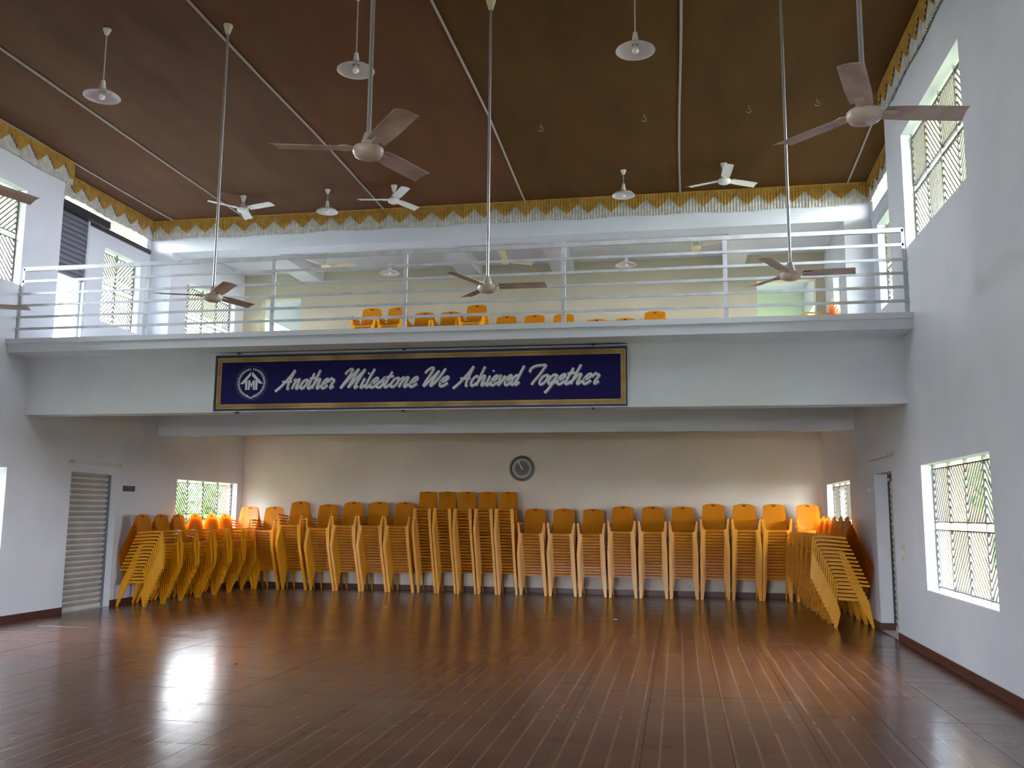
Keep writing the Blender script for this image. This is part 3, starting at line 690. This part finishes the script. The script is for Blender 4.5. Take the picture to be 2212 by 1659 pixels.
for (x, y, r, mn, lab) in ((-1.0, 14.43, .035, 'paper', 'tiny white paper scrap on the floor below the wall clock'), (-4.98, 15.33, .03, 'paper', 'tiny white paper scrap on floor before the armless chairs'), (-4.65, 9.28, .022, 'black', 'tiny dark scrap on the floor beside the bright reflection')):
    mb = MB(); n = 9
    top = [(x+r*(1+.25*math.sin(k*2.3))*math.cos(2*PI*k/n), y+r*.7*math.sin(2*PI*k/n), .001+.004*(k % 2)) for k in range(n)]
    mb.loft([[(a, b_, .0005) for a, b_, _ in top], top]); tag(mb.build('paper_scrap' if mn == 'paper' else 'scrap', mn), lab, 'litter')

# ------------------------------------------------------------------ fans and pendant lamps
def blade_mesh(mn, R0=.12, R1=.62, sc_=1):
    mb = MB(); secs = []
    for i in range(9):
        t = i/8; r = R0+(R1-R0)*t; wdt = .064+.010*min(1, t*3)
        pit = math.radians(-10); up, lo = [], []
        for k in range(5):
            u = -1+k/2; yy = u*wdt; cam_ = .010*(1-u*u)
            skew = .015*u*(t > .95)
            up.append((r+skew, yy*math.cos(pit), yy*math.sin(pit)+cam_+.003)); lo.append((r+skew, yy*math.cos(pit), yy*math.sin(pit)+cam_))
        secs.append(up + lo[::-1])
    mb.loft(secs); return mb.mesh('blade', mn, True)
def arm_mesh(mn):
    mb = MB(); mb.loft([[(.09, -.02, .0), (.09, .02, .0), (.09, .02, .008), (.09, -.02, .008)], [(.15, -.035, -.006), (.15, .035, .008), (.15, .035, .014), (.15, -.035, 0)], [(.20, -.03, -.003), (.20, .03, .006), (.20, .03, .010), (.20, -.03, .002)]])
    return mb.mesh('blade_bracket', mn)
BL = {k: blade_mesh(k) for k in ('blade', 'fanwhite', 'fancream')}; BR = {k: arm_mesh(k) for k in ('fan', 'fanwhite', 'fancream')}
def fan(label, x, y, zh, ztop, ang, near=True, body='fan', group='ceiling fans of the hall'):
    f = thing('ceiling_fan', label, 'fan', (x, y, ztop), group=group); h = ztop - zh
    bl = 'blade' if body == 'fan' else body
    mb = MB(); mb.lathe([(.0001, -.055), (.06, -.052), (.088, -.038), (.100, -.015), (.102, .0), (.102, .012), (.095, .02), (.06, .034), (.0001, .036)], 32, (0, 0, -h)); mb.build('motor_housing', body, f, True)
    mb = MB(); mb.lathe([(.048, .03), (.05, .05), (.034, .10), (.026, .125), (.0001, .126)], 20, (0, 0, -h)); mb.build('lower_canopy', body, f, True)
    mb = MB(); mb.lathe([(.0001, -.11), (.024, -.11), (.05, -.02), (.055, 0), (.0001, 0)], 20); mb.build('ceiling_canopy', body if body != 'fan' else 'fancream', f, True)
    mb = MB(); mb.tube([(0, 0, -.10), (0, 0, -h+.12)], .015, 10); mb.build('down_rod', 'steel' if near else body, f, True)
    for k in range(3):
        a = math.radians(ang + 120*k)
        o = ob('blade', BL[bl], f); o.location = (0, 0, -h+.012); o.rotation_euler = (0, -.02, a)
        if k == 0: first = o
        o2 = ob('blade_bracket', BR[body], o); o2.location = (0, 0, 0)
    return f
zf = 3.96
FX = (-8.15, -5.05, -1.955, 1.118)
fan('dusty ceiling fan with broad blades above the banner, beneath a pendant lamp', -1.975, 5.45, zf, zs(-1.95, 5.45), 71)
fan('dusty ceiling fan whose blade crosses the tall upper window', 1.122, 5.40, zf, zs(1.12, 5.4), 13)
fan('long rod ceiling fan hanging before the bright upstairs column window', -5.06, 9.12, zf, zs(-5.06, 9.12), 74)
fan('long rod ceiling fan hanging in front of the balcony rail above the banner', -1.95, 9.16, zf, zs(-1.95, 9.16), 6)
fan('long rod ceiling fan before the balcony rail at the doorway end', 1.125, 9.1, zf, zs(1.12, 9.1), 2)
fan('ceiling fan showing one blade tip over the upper grilled window', -5.06, 5.45, zf, zs(-5.06, 5.45), 76)
fan('ceiling fan showing one dark blade tip below the railing end', -8.15, 9.12, zf, zs(-8.15, 9.12), 28)
fan('small white ceiling fan on short rod near the shutter side valance', -7.46, 14.3, 6.86, zs(-7.46, 14.3), 107, False, 'fanwhite')
fan('small white ceiling fan on short rod between two pendant lamps', -4.685, 14.26, 6.86, zs(-4.68, 14.26), 66, False, 'fanwhite')
fan('small white ceiling fan on short rod near the doorway side valance', .798, 14.22, 6.865, zs(.8, 14.22), 34, False, 'fanwhite')
for x, z_, an, lb in ((-6.98, 6.55, 5, 'cream fan in the upper rear room above the leftmost'), (-3.28, 6.50, 35, 'cream fan in the upper rear room behind the long fan rod'), (.40, 6.62, 88, 'cream fan in the upper rear room near the pale green opening')):
    fan(lb.replace(' above the leftmost', ' before the bright rear window side'), x, 17.0, z_, 6.95, an, False, 'fancream', 'ceiling fans of the upper rear room')
def pendant(label, x, y, zs, ztop, R=.20, group='pendant lamps under the cloth ceiling'):
    p = thing('pendant_lamp', label, 'lamp', (x, y, ztop), group=group); h = ztop - zs
    mb = MB(); mb.lathe([(.0001, -.07), (.02, -.07), (.045, -.01), (.048, 0), (.0001, 0)], 18); mb.build('ceiling_rose', 'fanwhite', p, True)
    mb = MB(); mb.tube([(0, 0, -.06), (0, 0, -h+.16)], .007, 8); mb.build('stem', 'switch', p, True)
    mb = MB(); mb.lathe([(.0001, .185), (.022, .18), (.03, .12), (.045, .055), (.05, .05)], 20, (0, 0, -h)); mb.build('lamp_holder', 'fanwhite', p, True)
    pr = [(.045, .052), (.09, .045), (.15, .022), (R, -.014), (R+.002, -.020), (R-.003, -.020), (R-.004, -.015), (.148, .014), (.09, .036), (.04, .045)]
    mb = MB(); mb.lathe(pr, 32, (0, 0, -h)); mb.build('shade', 'glass', p, True)
    mb = MB(); mb.lathe([(.018, .05), (.02, .02), (.034, -.005), (.036, -.02), (.028, -.038), (.0001, -.046)], 16, (0, 0, -h)); mb.build('bulb', 'bulb', p, True)
pendant('pendant lamp with dish shade hanging over the shutter side valance seam', -6.43, 8.85, 6.315, zs(-6.43, 8.85))
pendant('pendant lamp with dish shade beside the thick fan rod', -3.34, 8.75, 6.325, zs(-3.34, 8.75))
pendant('pendant lamp with dish shade on the olive cloth beside the straight seam', -.358, 8.80, 6.315, zs(-.36, 8.8))
pendant('small white pendant lamp between two short rod fans by the valance', -5.87, 14.25, 6.735, zs(-5.87, 14.25), .185)
pendant('small white pendant lamp before the valance near the doorway side fan', -.795, 14.21, 6.725, zs(-.8, 14.21), .185)
pendant('pendant lamp in the upper rear room beside the cream fan', -5.63, 17.0, 6.37, 6.95, .20, 'pendant lamps of the upper rear room')
pendant('pendant lamp in the upper rear room over a single orange chair back', -.915, 17.0, 6.34, 6.95, .20, 'pendant lamps of the upper rear room')
for x, y, lb in ((-1.88, 12.42, 'small wire hook in the cloth ceiling beyond the long rod'), (-.39, 12.41, 'small wire hook in the cloth ceiling above a white pendant'), (1.05, 12.36, 'small wire hook in the cloth ceiling by the straight seam'), (1.96, 12.33, 'small wire hook in the cloth ceiling beside the fan blade')):
    mb = MB(); z = zs(x, y); mb.tube([(x, y, z+.02), (x, y, z-.04)] + [(x+.03*math.sin(a), y, z-.07+.03*math.cos(a)) for a in np.linspace(0, 4.6, 9)], .006, 6)
    tag(mb.build('ceiling_hook', 'seam', None, True), lb, 'hook', 'wire hooks in the ceiling cloth')

# ------------------------------------------------------------------ chairs
def grid_sheet(nu, nv, fn, thick, hole=None, dark=None):
    """two-sided sheet: fn(u, v) -> point, normal offset along local normal"""
    P = [[Vector(fn(i/nu, j/nv)) for j in range(nv+1)] for i in range(nu+1)]
    bm = bmesh.new(); V = [[bm.verts.new(p) for p in r] for r in P]
    for i in range(nu):
        for j in range(nv):
            if hole and hole(i, j): continue
            f_ = bm.faces.new((V[i][j], V[i+1][j], V[i+1][j+1], V[i][j+1])); f_.material_index = 1 if dark and dark(i, j) else 0
    bmesh.ops.solidify(bm, geom=bm.faces[:], thickness=thick)
    bm.verts.ensure_lookup_table(); bm.verts.index_update()
    mb = MB(); mb.add([v.co[:] for v in bm.verts], [tuple(v.index for v in f.verts) for f in bm.faces]); mb.mi = [f.material_index for f in bm.faces]; bm.free()
    return mb
def Lleg(sx, rows):
    """L shaped leg: rows of (z, x_outer, y_front, face width, flange depth)"""
    t = .0012; rings = []
    for z, xo, yf, fwid, fl in rows:
        rings.append([(sx*xo, yf, z), (sx*(xo-fwid), yf, z), (sx*(xo-fwid), yf+.004, z), (sx*(xo-t), yf+.004, z), (sx*(xo-t), yf+fl, z), (sx*xo, yf+fl, z)])
    mb = MB(); mb.loft(rings); return mb
def interp(pts, z):
    for (z0, a), (z1, b_) in zip(pts, pts[1:]):
        if z <= z1: return a+(b_-a)*(z-z0)/(z1-z0)
    return pts[-1][1]
def armchair_parts():
    parts = []
    # seat shell with front apron
    prof = [(-.246, .379), (-.2445, .412), (-.238, .424), (-.222, .428), (-.12, .418), (.0, .408), (.12, .405), (.20, .412)]
    def seat(u, v):
        k = v*(len(prof)-1); i = min(int(k), len(prof)-2); f = k-i
        y = prof[i][0]+(prof[i+1][0]-prof[i][0])*f; z = prof[i][1]+(prof[i+1][1]-prof[i][1])*f
        hw = .180+.020*min(1, max(0, (v-.1)*4))
        x = (2*u-1); z += .006*x*x if v > .4 else 0
        return (x*hw, y, z)
    mb = grid_sheet(8, 7, seat, .005)
    for s in (-1, 1):      # side aprons
        mb.loft([[(s*.199, -.20, .425), (s*.2005, -.20, .425), (s*.2025, -.20, .385), (s*.201, -.20, .385)], [(s*.199, .20, .412), (s*.2005, .20, .412), (s*.2025, .20, .372), (s*.201, .20, .372)]])
    parts.append(('seat', mb, True))
    # backrest with arched top and hand slot
    def back(u, v):
        x = 2*u-1; hw = .190+.026*math.sin(PI*min(1, v*.75+.1)); top = .876+.040*(1-abs(x)**2.2)
        z = .405+(top-.405)*v; y = .198+.128*v+.012*math.sin(PI*v) - .022*x*x*(1-.4*v)
        y += -.004*(abs(x) > .62)*(v > .06)*(v < .94)
        return (x*hw, y, z)
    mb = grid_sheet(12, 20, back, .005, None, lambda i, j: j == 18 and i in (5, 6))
    parts.append(('backrest', mb, True))
    fx = [(0, .276), (.42, .249)]; fyf = [(0, -.285), (.42, -.250)]
    for s in (-1, 1):
        rows = [(z, interp(fx, z), interp(fyf, z), .052+.032*z/.42, fl) for z, fl in ((0, .045), (.1, .065), (.2, .085), (.3, .055), (.37, .026), (.428, .025))]
        parts.append(('leg', Lleg(s, rows), False))
        rows = []
        for z in (0, .1, .2, .3, .40):
            yf = .250-.120*z/.40; rows.append((z, .2385-.016*z/.42, yf, .030-.012*z/.4, .035+.055*z/.4))
        parts.append(('leg', Lleg(s, rows), False))
        # arm: post rising from the leg, then rest running back
        mb = Lleg(s, [(z, .249+.027*((z-.428)/.19), interp(fyf, .42)+.083*(z-.42), .042-.006*((z-.428)/.19), .022) for z in (.428, .5, .57, .618)])
        path = [(-.236, .622), (-.20, .640), (-.10, .640), (.0, .632), (.10, .624), (.19, .617), (.226, .614), (.244, .612)]
        rings = []
        for i, (y, z) in enumerate(path):
            xo = .276 if y < .12 else .276-.024*(y-.12)/.12; wd_ = .034 if y < .23 else .05; th = .022
            rings.append([(s*xo, y, z-.030), (s*xo, y, z-.004), (s*(xo-.006), y, z), (s*(xo-wd_), y, z), (s*(xo-wd_), y, z-.006), (s*(xo-.005), y, z-.008), (s*(xo-.005), y, z-.030)])
        mb.loft(rings)
        parts.append(('armrest', mb, False))
    return parts
def armless_parts():
    parts = []
    prof = [(-.202, .414), (-.2005, .430), (-.192, .442), (-.17, .447), (-.06, .440), (.06, .430), (.17, .432)]
    def seat(u, v):
        k = v*(len(prof)-1); i = min(int(k), len(prof)-2); f = k-i
        y = prof[i][0]+(prof[i+1][0]-prof[i][0])*f; z = prof[i][1]+(prof[i+1][1]-prof[i][1])*f
        x = 2*u-1
        if v < .3: z -= .010*x**4*(1-v/.3)
        return (x*(.128 if v < .2 else .150), y, z)
    parts.append(('seat', grid_sheet(8, 6, seat, .005), True))
    def back(u, v):
        x = 2*u-1; hw = .172+.008*v; z = .43+(.345+.012*(1-x*x))*v; y = .17+.085*v-.018*x*x
        return (x*hw, y, z)
    parts.append(('backrest', grid_sheet(8, 22, back, .005, lambda i, j: j in (9, 11, 13, 15, 17) and 1 <= i <= 6, lambda i, j: j == 20 and i in (3, 4)), True))
    for s in (-1, 1):
        rows = [(z, 0.2015-.0195*z/.44, -.235+.03*z/.44, .046+.022*z/.44, .03+.05*z/.44) for z in (0, .15, .3, .40, .444)]
        parts.append(('leg', Lleg(s, rows), False))
        rows = [(z, .200-.020*z/.44, .222-.10*z/.42, .03-.004*z/.42, .03+.025*z/.42) for z in (0, .15, .3, .425)]
        parts.append(('leg', Lleg(s, rows), False))
    return parts
def make_proto(name, parts, label):
    t = thing(name, label, 'chair'); kids = []
    for n_, mb, sm in parts: kids.append(mb.build(n_, ['chair', 'slot'] if n_ == 'backrest' else 'chair', t, sm))
    return t, kids
AP, BP = armchair_parts(), armless_parts()
arm0, arm_k = make_proto('armchair', AP, 'x'); less0, less_k = make_proto('chair', BP, 'x')
def merged(kids):
    V, Fc = [], []
    for k in kids:
        o = len(V); V += [tuple(v.co) for v in k.data.vertices]; Fc += [tuple(i+o for i in p.vertices) for p in k.data.polygons]
    return np.array(V), Fc
armV, armF = merged(arm_k)
used = {'arm': False, 'less': False}
stuffV, stuffF = [], []
nstuff = 0
PITCH_A, FWD_A, PITCH_L, FWD_L = .057, .0255, .0595, .0235
def place(kind, loc, rz, label, group):
    src, kids = (arm0, arm_k) if kind == 'arm' else (less0, less_k)
    if not used[kind]: o = src; used[kind] = True
    else: o = copy_thing(src, kids)
    o.location = loc; o.rotation_euler = (0, 0, rz); o['label'] = label; o['group'] = group; o['category'] = 'chair'
    return o
tags = []
def stack(kind, x, y, z0, rz, n, where, group, keep=99, tag_at=()):
    """stack of n chairs; each one sits higher and further forward (local -y) than the one below"""
    global nstuff
    pit, fwd_ = (PITCH_A, FWD_A) if kind == 'arm' else (PITCH_L, FWD_L)
    d = Vector((math.sin(rz), -math.cos(rz), 0)); rz0 = rz
    for i in range(n):
        k = n-1-i
        loc = Vector((x, y, z0)) + d*fwd_*i + Vector((0, 0, pit*i))
        if k < keep:
            pos = 'topmost' if k == 0 else ORD[k] + ' from top' if i else 'bottom chair'
            o = place(kind, loc, rz, f"orange plastic {'armchair' if kind == 'arm' else 'armless chair'}, {pos}, {where}", group)
            for (tk, sx, zz) in tag_at:
                if tk == k:
                    mb = MB(); xo = sx*(.2735-.027*(zz+.07)/.42); xi = xo-sx*.055; yf = -.285+.035*zz/.42-.0015
                    mb.add([(xo, yf, zz), (xi, yf-.001, zz+.005), (xi+sx*.006, yf, zz+.07), (xo, yf-.001, zz+.066), (xo, yf+.0012, zz), (xi, yf+.0002, zz+.005), (xi+sx*.006, yf+.0012, zz+.07), (xo, yf+.0002, zz+.066)],
                           [(0, 1, 2, 3), (7, 6, 5, 4), (0, 4, 5, 1), (1, 5, 6, 2), (2, 6, 7, 3), (3, 7, 4, 0)])
                    pt = mb.build('paper_tag', 'paper', o); pt['label'] = 'torn white paper tag'
        else:
            c_, s_ = math.cos(rz), math.sin(rz)
            Rm = np.array([[c_, -s_, 0], [s_, c_, 0], [0, 0, 1]])
            off = nstuff*len(armV); nstuff += 1
            stuffV.append(armV @ Rm.T + np.array(loc)); stuffF.extend([tuple(q+off for q in f_) for f_ in armF])
yc = 18.46
G1 = 'orange armchairs stacked along the back wall'
RX_ = [-2.87, -2.28, -1.69, -1.10, -.51, .07, .655, 1.24, 1.80, 2.43]
RN = [15, 15, 15, 16, 16, 16, 17, 17, 17, 17]
for i, (x, n) in enumerate(zip(RX_, RN)):
    wh = 'stack under the wall clock' if i == 0 else f'{ORD[i]} stack from the clock towards the dark doorway'
    stack('arm', x, yc, 0, 0, n, wh, G1, 11, ((10, -1, .3),) if i == 8 else ())
LX_ = [-9.07, -8.505, -7.895, -7.28, -6.715, -6.155, -5.59]
LN = [15, 15, 17, 16, 17, 17, 17]
for i, (x, n) in enumerate(zip(LX_, LN)):
    j = len(LX_)-1-i
    wh = 'stack next to the armless chairs, shutter door side' if j == 0 else f'{ORD[j]} stack from the armless chairs towards the shutter door'
    if i == 0: wh = 'corner stack below the leafy window'
    stack('arm', x, yc-.02, 0, 0, n, wh, G1, 11, ((9, -1, .2), (9, 1, .2)) if i == 5 else ())
CX = [-5.055, -4.64, -4.225, -3.80, -3.385]
for i, x in enumerate(CX):
    wh = f"{['first', 'second', 'third', 'fourth', 'fifth'][i]} tall stack counted from shutter door"
    stack('less', x, 18.42, 0, 0, 22, wh, 'orange armless chairs in five tall stacks')
G2 = 'orange armchairs stacked along the shutter door wall'
for i, (y, n) in enumerate(((14.56, 12), (15.14, 12), (15.71, 12), (16.34, 12), (16.95, 12), (17.52, 12))):
    wh = 'stack beside the shutter door' if i == 0 else f'{ORD[i]} stack along the wall from the shutter door'
    stack('arm', -9.14, y, 0, PI/2, n, wh, G2)
G3 = 'orange armchairs stacked along the doorway wall'
for i, (y, n) in enumerate(((14.46, 13), (15.03, 13), (15.65, 13), (16.22, 13), (16.79, 13), (17.36, 12))):
    wh = 'stack beside the dark doorway' if i == 0 else f'{ORD[i]} stack along the wall from the dark doorway'
    stack('arm', 2.47, y, 0, -PI/2, n, wh, G3, 99 if i == 0 else 3, ((5, -1, .25),) if i == 0 else ())
G4 = 'orange armchairs stacked on the upper floor behind the railing'
UP = [(-7.46, 10), (-6.90, 10), (-6.34, 17), (-5.77, 17), (-5.19, 15), (-4.63, 15), (-4.06, 17), (-3.45, 13), (-2.86, 13), (-2.26, 13), (-1.59, 11), (-1.01, 11), (-.41, 13)]
for i, (x, n) in enumerate(UP):
    wh = f'{ORD[i] if i else "first"} stack behind the rail from the bright windows'
    stack('arm', x, 18.18, 4.02, 0, n + 1, wh, G4, 4 if n >= 15 else 2 if n == 13 else 1)
stack('arm', 2.60, 16.42, 4.02, -PI/2, 9, 'upstairs stack glowing beside the doorway side column', G4, 4)
me = bpy.data.meshes.new('stacked_chairs'); me.from_pydata(np.concatenate(stuffV).tolist(), [], stuffF); me.materials.append(M['chair']); me.update()
tag(ob('stacked_chairs', me), 'remaining orange armchairs low in the stacks, upstairs and down', 'chairs', kind='stuff')

# ------------------------------------------------------------------ outdoors
mb = MB(); mb.box(-70, 70, -40, 90, -.5, -.31)
tag(mb.build('ground', 'ground'), 'bare soil and grass yard around the hall', 'ground', kind='structure')
def tree(label, x, y, h, R, n=2600, leafsize=.16, low=.25, leaf='leaf'):
    t = thing('tree', label, 'tree', (x, y, -.31), group='trees in the yard')
    mb = MB(); mb.tube([(0, 0, 0), (.05, .03, h*.4), (-.05, .1, h*.75)], [.16, .12, .05], 8); mb.build('trunk', 'trunk', t, True)
    rs = np.random.RandomState(int(abs(x*31+y*7)) % 9999); V = []; Fc = []
    nc = 16; cs = [(rs.uniform(-.6, .6)*R, rs.uniform(-.6, .6)*R, h*(low+(1-low)*rs.rand())) for _ in range(nc)]
    for i in range(n):
        c_ = cs[rs.randint(nc)]; d = rs.normal(size=3); d /= np.linalg.norm(d); p = np.array(c_)+d*R*.55*rs.rand()**.5
        if p[2] < .1: p[2] = .1+rs.rand()*.4
        a = rs.normal(size=3); a /= np.linalg.norm(a); q = np.cross(a, d); q /= max(1e-6, np.linalg.norm(q)); s_ = leafsize*rs.uniform(.6, 1.3)
        o = len(V); V += [tuple(p-a*s_), tuple(p+q*s_*.45), tuple(p+a*s_), tuple(p-q*s_*.45)]; Fc.append((o, o+1, o+2, o+3))
    me = bpy.data.meshes.new('foliage'); me.from_pydata(V, [], Fc); me.materials.append(M[leaf]); o = ob('foliage', me, t); o['kind'] = 'stuff'
for x, y, h, R, lb in ((-11.4, 21.0, 2.3, 1.35, 'bushy green shrub filling the low window behind the chairs'), (-12.6, 24.2, 2.5, 1.5, 'leafy bush standing behind the first one outside the low window'),
        (-15.6, 27.6, 2.6, 1.9, 'far bush closing the view through the low window'), (-16.4, 22.4, 2.3, 1.2, 'leafy bush at the far side of the low leafy window')):
    tree(lb, x, y, h, R, 5200, .12, .12)
for x, y, h, R, lb in ((5.7, 16.6, 4.6, .9, 'green tree seen through the large lower window beside yellow wall'), (4.9, 13.9, 1.6, .5, 'low shrub under the tree outside the large lower window')):
    tree(lb, x, y, h, R)
for i, (x, y) in enumerate(((-23, -8), (-24, -1), (-23.5, 6), (-24.5, 12.5), (-23.5, 19))):  # unseen tree row, added to block low sky light on the upper walls
    tree(f'unseen dark tree added to block low sky, shutter wall side, {("first", "second", "third", "fourth", "fifth")[i]} from the front end', x, y, 6.2, 2.8, 2600, .5, .12, 'leafdark')
yw = thing('yellow_house', 'yellow painted house wall outside the large lower window', 'building', (6.4, 0, -.31))
mb = MB(); mb.box(0, .25, 20.9, 44, 0, 5.6); mb.build('wall', 'yellow', yw)
mb = MB(); mb.box(-2.3, .6, 20.3, 44.3, 5.6, 5.75); mb.build('shading_eave', 'cream', yw)  # eave made this deep to shade the yellow wall
mb = MB(); mb.box(-.02, 0, 25.2, 25.6, 0, 5.6); mb.box(-.02, 0, 31, 31.4, 0, 5.6); mb.build('pilaster_band', 'whitedull', yw)
mb = MB(); mb.box(-9.93, XL-TH, 18.72, 19.0, -.31, 3.6)
tag(mb.build('trim_3', 'yellow'), 'yellow outer pilaster seen at the edge of the leafy low window', 'pilaster', kind='structure')
